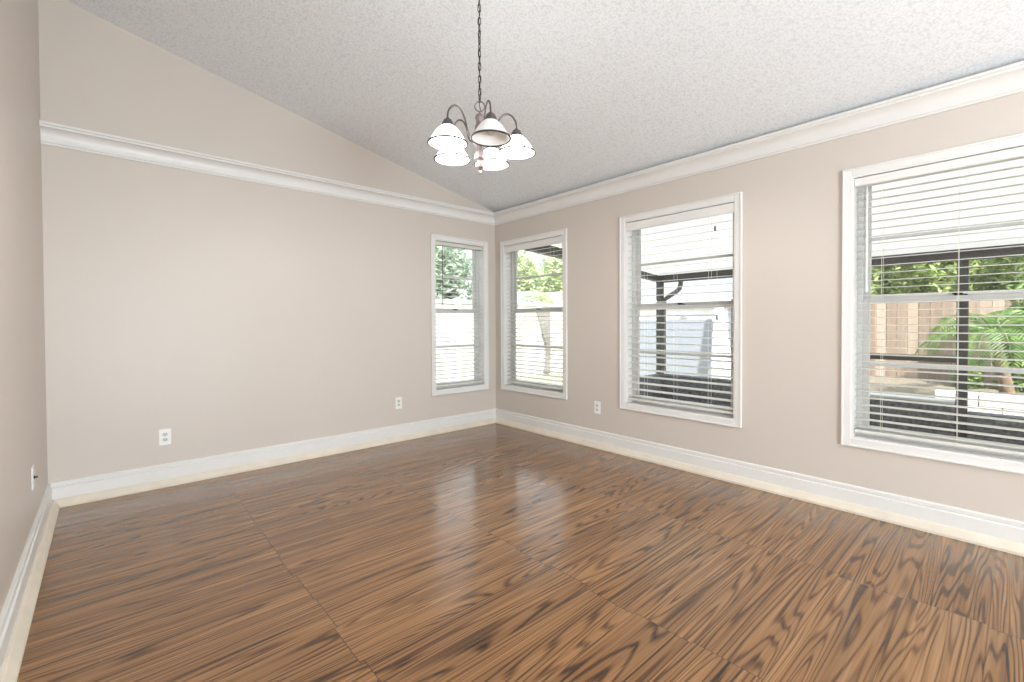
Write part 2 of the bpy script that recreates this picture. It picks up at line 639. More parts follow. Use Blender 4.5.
def build_window(idx, wall, u0, u1, label):
    w = empty('window_%d' % idx, (0, 0, 0))
    structure(w, label, 'window')
    # casing: picture-frame moulding with a stepped outer edge
    CW = 0.051
    L = Loc(wall)
    for (a, b, c, d) in ((u0 - CW, u0, OZ0 - CW, OZ1 + CW), (u1, u1 + CW, OZ0 - CW, OZ1 + CW),
                         (u0, u1, OZ0 - CW, OZ0), (u0, u1, OZ1, OZ1 + CW)):
        L.box(a, b, -0.016, 0.0, c, d)
    e = 0.012
    for (a, b, c, d) in ((u0 - CW, u0 - CW + e, OZ0 - CW, OZ1 + CW), (u1 + CW - e, u1 + CW, OZ0 - CW, OZ1 + CW),
                         (u0 - CW + e, u1 + CW - e, OZ0 - CW, OZ0 - CW + e), (u0 - CW + e, u1 + CW - e, OZ1 + CW - e, OZ1 + CW)):
        L.box(a, b, -0.023, -0.016, c, d)
    L.done('casing', 'trim', w, bevel=0.003)
    # jamb lining
    L = Loc(wall)
    j = 0.008
    L.box(u0, u0 + j, -0.012, 0.15, OZ0, OZ1)
    L.box(u1 - j, u1, -0.012, 0.15, OZ0, OZ1)
    L.box(u0 + j, u1 - j, -0.012, 0.15, OZ1 - j, OZ1)
    L.box(u0 + j, u1 - j, -0.012, 0.15, OZ0, OZ0 + j)
    L.done('jamb', 'trim', w)
    # aluminium frame and the two sashes
    a, b, z0, z1 = u0 + j, u1 - j, OZ0 + j, OZ1 - j
    L = Loc(wall)
    f = 0.030
    L.box(a, a + f, 0.085, 0.145, z0, z1)
    L.box(b - f, b, 0.085, 0.145, z0, z1)
    L.box(a + f, b - f, 0.085, 0.145, z0, z0 + f)
    L.box(a + f, b - f, 0.085, 0.145, z1 - 0.008, z1)
    L.done('outer_frame', 'frame', w, bevel=0.002)
    for nm, s0, s1, d0, mz in (('upper_sash', MEET, z1 - 0.008, 0.118, MUN_U), ('lower_sash', z0 + f, MEET + 0.012, 0.092, MUN_L)):
        A, B = a + f, b - f
        st = 0.034
        L = Loc(wall)
        L.box(A, A + st, d0, d0 + 0.022, s0, s1)
        L.box(B - st, B, d0, d0 + 0.022, s0, s1)
        L.box(A + st, B - st, d0, d0 + 0.022, s0, s0 + st)
        tr = 0.010 if nm == 'upper_sash' else st
        L.box(A + st, B - st, d0, d0 + 0.022, s1 - tr, s1)
        L.box(A + st, B - st, d0 + 0.004, d0 + 0.018, mz - 0.010, mz + 0.010)
        sh = L.done(nm, 'frame', w, bevel=0.002)
        L = Loc(wall)
        L.box(A + st, B - st, d0 + 0.009, d0 + 0.013, s0 + st, mz - 0.010)
        L.box(A + st, B - st, d0 + 0.009, d0 + 0.013, mz + 0.010, s1 - tr)
        L.done('glass_pane', 'glass', sh)
        if nm == 'lower_sash':
            L = Loc(wall)
            m = (A + B) / 2
            L.box(m - 0.028, m + 0.028, 0.094, 0.116, MEET + 0.012, MEET + 0.020)
            L.box(m - 0.010, m + 0.034, 0.090, 0.104, MEET + 0.020, MEET + 0.027)
            lt = L.done('latch', 'dark', sh, bevel=0.002)
            lt['label'] = 'dark sash latch'
    return w


WINS = [(1, 'back', *BACKO[0], 'white single-hung window on the back wall'),
        (2, 'right', *RIGHTO[0], 'white single-hung window on the right wall next to the corner'),
        (3, 'right', *RIGHTO[1], 'white single-hung window in the middle of the right wall'),
        (4, 'right', *RIGHTO[2], 'white single-hung window at the right edge of the picture')]
for wn_ in WINS:
    build_window(*wn_)

# two unseen windows added behind the viewer to house the fill lamps
for i, (a, b) in enumerate(REARO):
    w = empty('window_%d' % (5 + i), (0, 0, 0))
    structure(w, ('left' if i == 0 else 'right') + ' unseen tall window added behind the viewer to hold fill lamps', 'window')
    bm = bmesh.new()
    for (x0, x1, z0, z1) in ((a - 0.06, a, 0.24, 2.46), (b, b + 0.06, 0.24, 2.46), (a, b, 0.24, 0.3), (a, b, 2.4, 2.46)):
        add_box(bm, x0, x1, RY, RY + 0.015, z0, z1)
    obj('casing', bm, 'trim', w)
    bm = bmesh.new()
    for (x0, x1, z0, z1) in ((a, a + 0.05, 0.3, 2.4), (b - 0.05, b, 0.3, 2.4), (a + 0.05, b - 0.05, 0.3, 0.35),
                             (a + 0.05, b - 0.05, 2.35, 2.4), (a + 0.05, b - 0.05, 1.33, 1.37)):
        add_box(bm, x0, x1, RY - 0.12, RY - 0.08, z0, z1)
    obj('sash_frame', bm, 'frame', w)


def build_blind(wall, u0, u1, label, pitch, val_h, cords, wand=None, wand_mat='wand_clear', tilt=9.0, pulls=()):
    o = empty('window_blind', wall_xf(wall) @ Vector(((u0 + u1) / 2, 0.035, OZ1 - 0.01)))
    tag(o, label, 'blind')
    inv = o.location.copy()
    g = 0.012
    a, b = u0 + g, u1 - g
    dc = 0.040
    parts = []
    L = Loc(wall)
    L.box(a, b, dc - 0.024, dc + 0.026, OZ1 - 0.050, OZ1 - 0.011)
    parts.append(L.done('headrail', 'slat', None, bevel=0.002))
    if val_h:
        L = Loc(wall)
        zt, zb = OZ1 - 0.013, OZ1 - 0.013 - val_h
        L.prism([(0.000, zb), (-0.005, zb + 0.006), (-0.006, zb + 0.4 * val_h), (-0.010, zb + 0.72 * val_h), (-0.010, zt - 0.004),
                 (-0.006, zt), (0.006, zt), (0.006, zb)], a - 0.002, b + 0.002)
        parts.append(L.done('valance', 'trim', None))
    zbot = OZ0 + 0.034
    L = Loc(wall)
    L.box(a, b, dc - 0.025, dc + 0.025, zbot, zbot + 0.019)
    parts.append(L.done('bottom_rail', 'slat', None, bevel=0.003))
    L = Loc(wall)
    z = zbot + 0.019 + 0.020
    ztop = OZ1 - 0.055
    ct, stn = math.cos(R(tilt)), math.sin(R(tilt))
    while z < ztop:
        pts = []
        for s in range(5):                                   # slightly crowned slat section
            q = -0.025 + 0.0125 * s
            pts.append((dc + q * ct, z + q * stn + 0.0012 * (1 - (q / 0.025) ** 2) + 0.0013))
        low = [(d_, z_ - 0.0026) for d_, z_ in pts[::-1]]
        L.prism(pts + low, a + 0.002, b - 0.002)
        z += pitch
    parts.append(L.done('slats', 'slat', None))
    for u in cords:
        L = Loc(wall)
        L.tube([(u, dc - 0.026, zbot + 0.004), (u, dc - 0.026, OZ1 - 0.045)], 0.0011, 6)
        L.tube([(u, dc + 0.026, zbot + 0.004), (u, dc + 0.026, OZ1 - 0.045)], 0.0011, 6)
        parts.append(L.done('ladder_cord', 'cord', None))
    if wand:
        u, ln, r = wand
        L = Loc(wall)
        L.tube([(u, 0.006, OZ1 - 0.07), (u, 0.004, OZ1 - 0.085), (u, 0.006, OZ1 - 0.10)], 0.003, 8)
        L.tube([(u, 0.004, OZ1 - 0.095), (u, 0.003, OZ1 - 0.095 - ln * 0.9), (u, 0.003, OZ1 - 0.095 - ln)], [r, r, r * 1.5], 8)
        parts.append(L.done('tilt_wand', wand_mat, None, smooth=True))
    for u, zz in pulls:
        L = Loc(wall)
        L.tube([(u, 0.004, OZ1 - 0.05), (u, 0.004, zz + 0.02)], 0.0011, 6)
        pc = L.done('pull_cord', 'cord', None)
        parts.append(pc)
        L = Loc(wall)
        L.tube([(u, 0.004, zz + 0.024), (u, 0.004, zz + 0.016), (u, 0.004, zz - 0.012), (u, 0.004, zz - 0.018)],
               [0.002, 0.006, 0.008, 0.004], 10)
        ts = L.done('tassel', 'wand', pc, smooth=True)
        ts['label'] = 'grey pull tassel'
    for p_ in parts:
        p_.parent = o
        p_.matrix_parent_inverse = Matrix.Translation(-inv)
    return o


b1 = BACKO[0]
build_blind('back', *b1, 'white open-slat blind with a dark tilt wand in the window left of the room corner', 0.0452, 0.0,
            (b1[0] + 0.16, b1[1] - 0.16), (b1[0] + 0.105, 0.60, 0.005), 'wand', pulls=())
r1, r2, r3 = RIGHTO
build_blind('right', *r1, 'white open-slat blind with a valance in the narrow window right of the room corner', 0.0452, 0.072,
            (r1[0] + 0.20, r1[1] - 0.20))
build_blind('right', *r2, 'white open-slat blind with two hanging grey tassels, in the middle window of the right wall', 0.059, 0.074,
            (-2.03, -2.31, -2.60), pulls=((-2.656, 1.897), (-2.672, 1.215)))
build_blind('right', *r3, 'white slatted blind with a pale wand in the large window at the right edge', 0.0452, 0.048,
            (-3.67, -4.005, -4.34), (-3.598, 0.62, 0.006), 'wand_clear', tilt=3.0)


# ---------------------------------------------------------------- outlets
def build_outlet(wall, u, z, label, group=None):
    """wall: 'back' (faces -y) or 'right' (faces -x)"""
    o = empty('wall_outlet', (u, 0, z) if wall == 'back' else (0, u, z), 0 if wall == 'back' else R(-90))
    tag(o, label, 'outlet', group)
    bm = bmesh.new()
    add_box(bm, -0.036, 0.036, -0.006, 0, -0.0585, 0.0585)
    obj('cover_plate', bm, 'plate', o, bevel=0.003)
    for s in (-1, 1):
        bm = bmesh.new()
        pts = []
        for k in range(24):
            t = 2 * math.pi * k / 24
            pts.append((0.0165 * math.cos(t), s * 0.0195 + max(-0.0125, min(0.0125, 0.0165 * math.sin(t)))))
        add_prism(bm, pts, 'y', -0.009, -0.005)
        rc = obj('receptacle', bm, 'socket_grey', o)
        bm = bmesh.new()
        for x in (-0.0065, 0.0065):
            add_box(bm, x - 0.0016, x + 0.0016, -0.0095, -0.0088, s * 0.0195 - 0.001, s * 0.0195 + 0.0075)
        add_box(bm, -0.0026, 0.0026, -0.0095, -0.0088, s * 0.0195 - 0.0095, s * 0.0195 - 0.0045)
        obj('slots', bm, 'dark', rc)['label'] = 'dark socket slots'
    bm = bmesh.new()
    add_lathe(bm, [(0, -0.0075), (0.003, -0.0072), (0.0032, -0.0058)], (0, 0, 0), 12, 'y')
    obj('screw', bm, 'socket_grey', o)
    return o


build_outlet('back', -3.131, 0.357, 'white wall outlet at the left end of the back wall')
build_outlet('back', -1.266, 0.379, 'white wall outlet on the back wall below and left of the corner window')
build_outlet('right', -1.529, 0.376, 'white wall outlet on the right wall between two windows')
o = empty('cable_plate', (LX, -0.825, 0.402), R(90))
tag(o, 'white wall plate with one dark cable jack low on the left wall', 'wall plate')
bm = bmesh.new()
add_box(bm, -0.036, 0.036, -0.006, 0, -0.0585, 0.0585)
obj('cover_plate', bm, 'plate', o, bevel=0.003)
bm = bmesh.new()
add_lathe(bm, [(0.0, -0.020), (0.0045, -0.020), (0.0048, -0.010), (0.008, -0.010), (0.008, -0.0055)], (0, 0, 0), 16, 'y')
obj('cable_jack', bm, 'dark', o)['label'] = 'dark cable jack'

# ---------------------------------------------------------------- chandelier
CX, CY = -2.035, -2.389
DZ = -0.085
ch = empty('chandelier', (CX, CY, zc(CX)))
tag(ch, 'nickel chandelier with five white bell shades hanging on a chain from the sloped ceiling', 'chandelier')
ZC = zc(CX)


def cpart(name, bm, mat, parent=None, dz=DZ, **k):
    if dz:
        bmesh.ops.translate(bm, verts=bm.verts, vec=(0, 0, dz))
    o_ = obj(name, bm, mat, parent or ch, **k)
    if parent is None:
        o_.matrix_parent_inverse = Matrix.Translation((-CX, -CY, -ZC))
    return o_


bm = bmesh.new()
add_lathe(bm, [(0, -0.112), (0.011, -0.112), (0.014, -0.104), (0.014, -0.092), (0.008, -0.086), (0.008, -0.056), (0.016, -0.050), (0.045, -0.03), (0.062, -0.012), (0.065, 0.03), (0, 0.03)], (CX, CY, ZC), 36)
cpart('canopy', bm, 'nickel', dz=0, smooth=True)
bm = bmesh.new()
zt, zbm = ZC - 0.108, 2.385 + DZ
nl = int(round((zt - zbm) / 0.0315))
pit = (zt - zbm) / nl
for i in range(nl):
    cz = zbm + pit * (i + 0.5)
    ang = R(20 + 90 * (i % 2) + 9 * i)
    path = []
    for k in range(20):
        t = 2 * math.pi * k / 20
        hx, hz = 0.0068 * math.cos(t), 0.0125 * math.sin(t) + (0.0075 if math.sin(t) > 0 else -0.0075)
        path.append((CX + hx * math.cos(ang), CY + hx * math.sin(ang), cz + hz))
    add_tube(bm, path, 0.0022, 6, closed=True)
cpart('chain', bm, 'chain', dz=0, smooth=True)
bm = bmesh.new()
cordp = [(CX + 0.0035 * math.sin(i * 1.3), CY + 0.0035 * math.cos(i * 1.3), 2.31 + DZ + (ZC - 0.05 - 2.31 - DZ) * i / 40) for i in range(41)]
add_tube(bm, cordp, 0.0022, 6)
cpart('power_cord', bm, 'chain', dz=0, smooth=True)['label'] = 'dark cord threaded through the chain'
bm = bmesh.new()
rd = Vector((math.cos(YAW), -math.sin(YAW), 0))
add_tube(bm, [Vector((CX, CY, 2.362)) + 0.025 * (math.cos(t) * rd + Vector((0, 0, math.sin(t)))) for t in [2 * math.pi * k / 28 for k in range(28)]],
         0.0028, 8, closed=True)
cpart('hanging_ring', bm, 'nickel', smooth=True)
bm = bmesh.new()
COLP = [(0, 2.338), (0.006, 2.338), (0.007, 2.322), (0.020, 2.318), (0.024, 2.308), (0.024, 2.300), (0.019, 2.292), (0.020, 2.275), (0.025, 2.262),
        (0.027, 2.250), (0.024, 2.235), (0.026, 2.215), (0.034, 2.200), (0.036, 2.185), (0.030, 2.172), (0.022, 2.160), (0.019, 2.140),
        (0.024, 2.125), (0.030, 2.112), (0.028, 2.098), (0.014, 2.088), (0.011, 2.075), (0.020, 2.066), (0.022, 2.056), (0.014, 2.046),
        (0.006, 2.040), (0.007, 2.030), (0, 2.024)]
add_lathe(bm, COLP, (CX, CY, 0), 32)
cpart('column', bm, 'column', smooth=True)
RIMZ, RR = 2.132, 0.185
for k, deg in enumerate((3, 75, 147, 219, 291)):
    a = R(deg) - YAW
    lit = k != 4
    dirv = Vector((math.cos(a), math.sin(a), 0))
    P = lambda r_, z_: Vector((CX, CY, z_)) + dirv * r_
    bm = bmesh.new()
    ctrl = [(0.030, 2.188), (0.055, 2.196), (0.070, 2.215), (0.080, 2.248), (0.092, 2.286), (0.112, 2.316), (0.137, 2.327), (0.161, 2.317),
            (0.178, 2.294), (0.185, 2.268), (0.185, 2.246)]
    pts = []
    for i in range(len(ctrl) - 1):                           # Catmull-Rom smoothing
        p0, p1, p2, p3 = ctrl[max(i - 1, 0)], ctrl[i], ctrl[i + 1], ctrl[min(i + 2, len(ctrl) - 1)]
        for s in range(4):
            t = s / 4
            q = [0.5 * (2 * p1[j] + (p2[j] - p0[j]) * t + (2 * p0[j] - 5 * p1[j] + 4 * p2[j] - p3[j]) * t * t +
                        (3 * p1[j] - p0[j] - 3 * p2[j] + p3[j]) * t ** 3) for j in (0, 1)]
            pts.append(P(*q))
    pts.append(P(*ctrl[-1]))
    add_tube(bm, pts, 0.0045, 10)
    arm = cpart('arm', bm, 'nickel', smooth=True)
    c = P(RR, 0)
    bm = bmesh.new()
    add_lathe(bm, [(0, 2.252), (0.010, 2.252), (0.013, 2.246), (0.020, 2.243), (0.022, 2.236), (0.026, 2.232), (0.031, 2.214), (0.032, 2.208),
                   (0.029, 2.208), (0.026, 2.226), (0, 2.228)], (c.x, c.y, 0), 28)
    cpart('socket_cup', bm, 'nickel', arm, smooth=True)
    bm = bmesh.new()
    outer = [(0.027, 2.216), (0.036, 2.209), (0.050, 2.196), (0.062, 2.181), (0.072, 2.165), (0.081, 2.150), (0.089, 2.139), (0.094, RIMZ)]
    inner = [(r_ - 0.004, z_ - 0.001) for r_, z_ in outer[::-1]]
    add_lathe(bm, outer + inner, (c.x, c.y, 0), 40)
    shd = cpart('lamp_shade', bm, 'shade_lit' if lit else 'shade_off', arm, smooth=True)
    bm = bmesh.new()
    add_tube(bm, [(c.x + 0.0925 * math.cos(t), c.y + 0.0925 * math.sin(t), RIMZ) for t in [2 * math.pi * i / 48 for i in range(48)]],
             0.0044, 8, closed=True)
    cpart('shade_rim', bm, 'rim', arm, smooth=True)['label'] = 'dark rim band'
    bm = bmesh.new()
    add_lathe(bm, [(0, 2.226), (0.012, 2.224), (0.013, 2.206), (0.018, 2.196), (0.0215, 2.182), (0.0215, 2.168), (0.017, 2.156), (0.009, 2.150), (0, 2.149)],
              (c.x, c.y, 0), 24)
    bl = cpart('bulb', bm, 'bulb_lit' if lit else 'bulb_off', arm, smooth=True)
    if lit:
        ld = bpy.data.lights.new('bulb_light', 'POINT')
        ld.energy, ld.shadow_soft_size, ld.color = 7.0, 0.02, (1.0, 0.97, 0.93)
        lo = bpy.data.objects.new('bulb_light', ld)
        COL.objects.link(lo)
        lo.location = (c.x, c.y, 2.128 + DZ)
    bl['label'] = 'glowing bulb' if lit else 'unlit greyish bulb'

# ---------------------------------------------------------------- outdoors
GZ = -0.15
bm = bmesh.new()
add_box(bm, -30, 60, 0.6, 60, GZ - 0.2, GZ)
add_box(bm, 3.6, 60, -40, 0.6, GZ - 0.2, GZ)
structure(obj('ground', bm, 'lawn'), 'grassy yard ground outside the windows', 'ground')

PX = 3.0
bm = bmesh.new()
add_box(bm, 0.15, 3.6, -9, 0.6, GZ - 0.2, -0.12)
structure(obj('porch_floor', bm, 'slab'), 'grey concrete porch slab outside the right wall', 'porch floor')
po = empty('porch_enclosure', (PX, -0.41, -0.12))
tag(po, 'dark bronze framed porch with a white roof outside the right wall', 'porch')


def ppart(name, bm, mat, parent=None, **k):
    o_ = obj(name, bm, mat, parent or po, **k)
    if parent is None:
        o_.matrix_parent_inverse = Matrix.Translation((-PX, 0.41, 0.12))
    return o_


bm = bmesh.new()
rv = [bm.verts.new(c) for c in ((0.15, -9, 2.20), (3.16, -9, 1.915), (3.16, -0.33, 1.915), (0.15, -0.33, 2.20))]
bm.faces.new(rv)
rp = ppart('roof_panel', bm, 'soffit')
rp['label'] = 'white roof underside'
bm = bmesh.new()
add_box(bm, PX - 0.05, PX + 0.05, -9, -0.36, 1.80, 1.912)
ppart('front_beam', bm, 'bronze')
bm = bmesh.new()
add_prism(bm, [(0.15, 2.02), (PX - 0.05, 1.815), (PX - 0.05, 1.895), (0.15, 2.13)], 'y', -0.46, -0.36)
ppart('end_beam', bm, 'bronze')
for y0, y1 in ((-0.445, -0.365), (-3.878, -3.792), (-7.3, -7.2)):
    bm = bmesh.new()
    add_box(bm, PX - 0.045, PX + 0.045, y0, y1, 0.372 if y0 > -1 else -0.12, 1.80)
    ppart('post', bm, 'bronze')
bm = bmesh.new()
add_box(bm, PX - 0.025, PX + 0.025, -3.79, -2.2, 0.755, 0.822)
ppart('chair_rail', bm, 'bronze')
bm = bmesh.new()
dp = [(PX + 0.10, -0.70, 1.87), (PX + 0.10, -0.70, 1.78), (PX + 0.10, -0.68, 1.70), (PX + 0.10, -0.61, 1.645), (PX + 0.10, -0.52, 1.60),
      (PX + 0.10, -0.43, 1.54), (PX + 0.10, -0.41, 1.46), (PX + 0.10, -0.41, 1.0), (PX + 0.10, -0.41, 0.385)]
add_tube(bm, dp, 0.036, 10)
ppart('downspout', bm, 'downpipe', smooth=True)['label'] = 'grey elbowed downspout'

bm = bmesh.new()
add_box(bm, PX - 0.08, PX + 0.08, -3.79, -2.0, -0.13, 0.335)
lw = tag(obj('knee_wall', bm, 'stucco', bevel=0.006), 'low charcoal stucco wall with a pale cap, left of the porch post in the large window', 'wall')
bm = bmesh.new()
add_box(bm, PX - 0.10, PX + 0.10, -3.79, -2.0, 0.335, 0.362)
obj('cap', bm, 'capstone', lw, bevel=0.004)
bm = bmesh.new()
add_box(bm, PX - 0.08, PX + 0.08, -7.2, -3.88, -0.13, 0.262)
tag(obj('knee_wall', bm, 'stucco', bevel=0.006), 'lower charcoal wall section right of the porch post, without a cap', 'wall')
bm = bmesh.new()
add_box(bm, PX - 0.08, PX + 0.08, -1.99, -0.48, -0.13, 0.372)
add_box(bm, 0.16, PX + 0.08, -0.48, -0.36, -0.13, 0.372)
tag(obj('knee_wall', bm, 'stucco'), 'low charcoal stucco wall without a cap, turning the porch corner in the middle window', 'wall')
# white block planter wall
pl = empty('planter_wall', (4.4, -4.6, GZ))
tag(pl, 'low white painted block planter wall beyond the right porch post', 'planter')
bm = bmesh.new()
for row, (z0, z1) in enumerate(((GZ, 0.0), (0.008, 0.148), (0.156, 0.300))):
    y = -3.50 - (0.2 if row % 2 else 0)
    while y > -6.0:
        add_box(bm, 4.3, 4.5, y - 0.39, y - 0.006, z0, z1)
        y -= 0.398
b_ = obj('blocks', bm, 'block', pl, bevel=0.006)
b_.matrix_parent_inverse = Matrix.Translation((-4.4, 4.6, -GZ))

# wooden fence
fe = empty('wooden_fence', (6.8, -4.5, GZ))
tag(fe, 'weathered tan board fence seen through the large right window', 'fence')
random.seed(4)
bm = bmesh.new()
y = -9.0
while y < -1.35:
    add_box(bm, 6.79, 6.81, y, y + 0.139, GZ, 1.53 + random.uniform(-0.012, 0.012))
    y += 0.145
q = obj('boards', bm, 'fence', fe)
q.matrix_parent_inverse = Matrix.Translation((-6.8, 4.5, -GZ))
for z in (0.2, 1.2):
    bm = bmesh.new()
    add_box(bm, 6.81, 6.85, -9, -1.35, z, z + 0.09)
    q = obj('rail', bm, 'fence', fe)
    q.matrix_parent_inverse = Matrix.Translation((-6.8, 4.5, -GZ))
# garden bed litter in front of it
bm = bmesh.new()
add_prism(bm, [(4.5, GZ - 0.1), (6.79, GZ - 0.1), (6.79, 0.20), (6.2, 0.18), (5.2, 0.09), (4.6, 0.0), (4.5, GZ)], 'y', -9, -1.2)
structure(obj('garden_bed', bm, 'litter'), 'bed of dry leaf litter in front of the tan fence', 'garden bed')

# white vinyl fence
vf = empty('vinyl_fence', (2.0, 4.0, GZ))
tag(vf, 'white vinyl privacy fence seen through the two corner windows', 'fence')
def vpart(name, bm, mat='vinyl'):
    o_ = obj(name, bm, mat, vf)
    o_.matrix_parent_inverse = Matrix.Translation((-2.0, -4.0, -GZ))
    return o_
bm = bmesh.new()
x = -6.0
while x < 7.4:
    add_box(bm, x, x + 0.148, 3.99, 4.01, GZ, 1.60)
    x += 0.152
vpart('boards', bm)
bm = bmesh.new()
add_box(bm, -6, 7.5, 3.965, 4.035, 1.60, 1.69)
vpart('top_rail', bm)
for i in range(6):
    bm = bmesh.new()
    xx = -5.2 + 2.44 * i
    add_box(bm, xx, xx + 0.127, 3.94, 4.06, GZ, 1.70)
    add_prism(bm, [(xx - 0.01, 1.70), (xx + 0.137, 1.70), (xx + 0.0635, 1.73)], 'y', 3.93, 4.07)
    vpart('post', bm)

# storage shed, ramp board, pale post
sh = empty('garden_shed', (5.6, 0.4, GZ))
tag(sh, 'low white storage shed with a grey-blue door panel seen through the middle window', 'shed')
def spart(name, bm, mat, parent=None, **k):
    o_ = obj(name, bm, mat, parent or sh, **k)
    if parent is None:
        o_.matrix_parent_inverse = Matrix.Translation((-5.6, -0.4, -GZ))
    return o_
bm = bmesh.new()
add_box(bm, 5.2, 6.3, -0.50, 1.95, GZ, 1.45)
spart('body', bm, 'shed')
bm = bmesh.new()
add_prism(bm, [(5.12, 1.45), (6.38, 1.45), (6.38, 1.60), (5.9, 1.68), (5.12, 1.62)], 'y', -0.57, 2.02)
spart('lid', bm, 'shed', bevel=0.02)
bm = bmesh.new()
add_box(bm, 5.175, 5.2, -0.22, 1.85, 0.02, 1.24)
spart('door', bm, 'sheddoor', bevel=0.006)
bm = bmesh.new()
add_box(bm, 5.165, 5.2, 0.27, 0.42, 1.27, 1.33)
add_tube(bm, [(5.17, 0.29, 1.30), (5.14, 0.32, 1.34), (5.14, 0.37, 1.34), (5.17, 0.40, 1.30)], 0.012, 8)
spart('handle', bm, 'capstone')
bm = bmesh.new()
vv = add_box(bm, 4.70, 4.74, -0.90, -0.74, GZ, 1.45)
for i in (4, 5, 6, 7):
    vv[i].co.y += 0.42
    vv[i].co.x += 0.36
tag(obj('leaning_board', bm, 'shed', bevel=0.004), 'white board leaning against the right end of the garden shed', 'board')
bm = bmesh.new()
add_lathe(bm, [(0, GZ), (0.10, GZ), (0.10, GZ + 0.05), (0.085, GZ + 0.06), (0.085, 1.95), (0.092, 1.96), (0.092, 2.02), (0, 2.03)], (5.25, -0.68, 0), 24)
tag(obj('blue_post', bm, 'blue', smooth=True), 'pale blue round post standing right of the garden shed', 'post')

# tied-back grey cloth hanging on the white fence
cl = bmesh.new()
NU, NV = 24, 30
gx = 4.98
front = []
for jv in range(NV + 1):
    tz = jv / NV
    zz = 1.50 - 1.62 * tz
    if tz < 0.55:
        wd = 0.46 - 0.33 * (tz / 0.55) ** 1.2
    else:
        wd = 0.13 + 0.10 * ((tz - 0.55) / 0.45) ** 2
    rowv = []
    for iu in range(NU + 1):
        s = iu / NU
        zl = zz + (0.10 * (1 - s) if tz > 0.9 else 0)
        rowv.append(cl.verts.new((gx - wd * (1 - s) + 0.05 * 0, 3.90 + 0.025 * math.sin(s * 26) * (0.5 + 0.5 * (1 - tz)), zl)))
    front.append(rowv)
for jv in range(NV):
    for iu in range(NU):
        cl.faces.new((front[jv][iu], front[jv][iu + 1], front[jv + 1][iu + 1], front[jv + 1][iu]))
co = obj('tied_cloth', cl, 'curtain', smooth=True)
sm = co.modifiers.new('solid', 'SOLIDIFY')
sm.thickness = 0.012
tag(co, 'grey cloth hanging gathered against the white fence', 'cloth')

# neighbouring house behind the vinyl fence
nh = empty('neighbour_house', (9, 12, GZ))
tag(nh, 'neighbouring house with a pale blue-grey roof and pinkish wall beyond the fence', 'house')
def npart(name, bm, mat, parent=None):
    o_ = obj(name, bm, mat, parent or nh)
    if parent is None:
        o_.matrix_parent_inverse = Matrix.Translation((-9, -12, -GZ))
    return o_
bm = bmesh.new()
add_box(bm, 8.5, 13.55, 11.0, 15, GZ, 1.95)
npart('wall', bm, 'housewall')
bm = bmesh.new()
add_prism(bm, [(10.4, 1.9), (15.6, 1.9), (13.0, 2.75)], 'x', 8.0, 13.55)
npart('roof', bm, 'roofblue')
bm = bmesh.new()
add_box(bm, 13.6, 16.5, 10.6, 15, GZ, 2.75)
npart('gable_block', bm, 'housewall')
bm = bmesh.new()
add_box(bm, 13.55, 13.68, 10.5, 10.6, GZ, 2.8)
npart('corner_trim', bm, 'bronze')


# ---------------------------------------------------------------- planting
def leaf_cloud(bm, rnd, c, rad, n, size):
    for _ in range(n):
        d = Vector((rnd.gauss(0, 1), rnd.gauss(0, 1), rnd.gauss(0, 1))).normalized()
        r_ = rnd.uniform(0.45, 1.0) ** 0.6
        lump = 1 + 0.18 * math.sin(d.x * 7 + c[0] * 3) * math.sin(d.y * 6 + c[1]) + 0.12 * math.sin(d.z * 9)
        p = Vector(c) + Vector((d.x * rad[0], d.y * rad[1], d.z * rad[2])) * r_ * lump
        s = size * rnd.uniform(0.6, 1.3)
        ax = Vector((rnd.gauss(0, 1), rnd.gauss(0, 1), rnd.gauss(0, 0.6))).normalized()
        sd_ = ax.orthogonal().normalized()
        sd_.rotate(Matrix.Rotation(rnd.uniform(0, 6.28), 3, ax))
        up = ax.cross(sd_)
        a_ = bm.verts.new(p - ax * s)
        b_ = bm.verts.new(p + sd_ * s * 0.38 + up * s * 0.12)
        c_ = bm.verts.new(p + ax * s)
        d_ = bm.verts.new(p - sd_ * s * 0.38 + up * s * 0.12)
        bm.faces.new((a_, b_, c_))
        bm.faces.new((a_, c_, d_))


def tree(name, label, cat, base, h, rad, n, size, mat, seed, group=None, trunk=0.09, blobs=6):
    rnd = random.Random(seed)
    o_ = empty(name, base)
    tag(o_, label, cat, group)
    bm_ = bmesh.new()
    top = h - rad[2] * 0.6
    add_tube(bm_, [(0, 0, 0), (0.05, 0.03, top * 0.4), (-0.03, 0.05, top * 0.75), (0.02, 0, top)], [trunk, trunk * 0.8, trunk * 0.6, trunk * 0.3], 10)
    for k_ in range(5):
        t_ = rnd.uniform(0, 6.28)
        add_tube(bm_, [(0, 0.03, top * 0.5), (0.3 * rad[0] * math.cos(t_), 0.3 * rad[1] * math.sin(t_), top * 0.75),
                       (0.7 * rad[0] * math.cos(t_), 0.7 * rad[1] * math.sin(t_), top)], [trunk * 0.5, trunk * 0.35, trunk * 0.12], 7)
    obj('trunk', bm_, 'bark', o_, smooth=True)
    bm_ = bmesh.new()
    cz_ = h - rad[2]
    leaf_cloud(bm_, rnd, (0, 0, cz_), rad, n // 2, size)
    for k_ in range(blobs):
        t_ = 6.28 * k_ / blobs + rnd.uniform(-0.3, 0.3)
        leaf_cloud(bm_, rnd, (0.6 * rad[0] * math.cos(t_), 0.6 * rad[1] * math.sin(t_), cz_ + rnd.uniform(-0.5, 0.45) * rad[2]),
                   [v * 0.5 for v in rad], n // (2 * blobs), size)
    me_ = obj('foliage', bm_, mat, o_)
    return o_


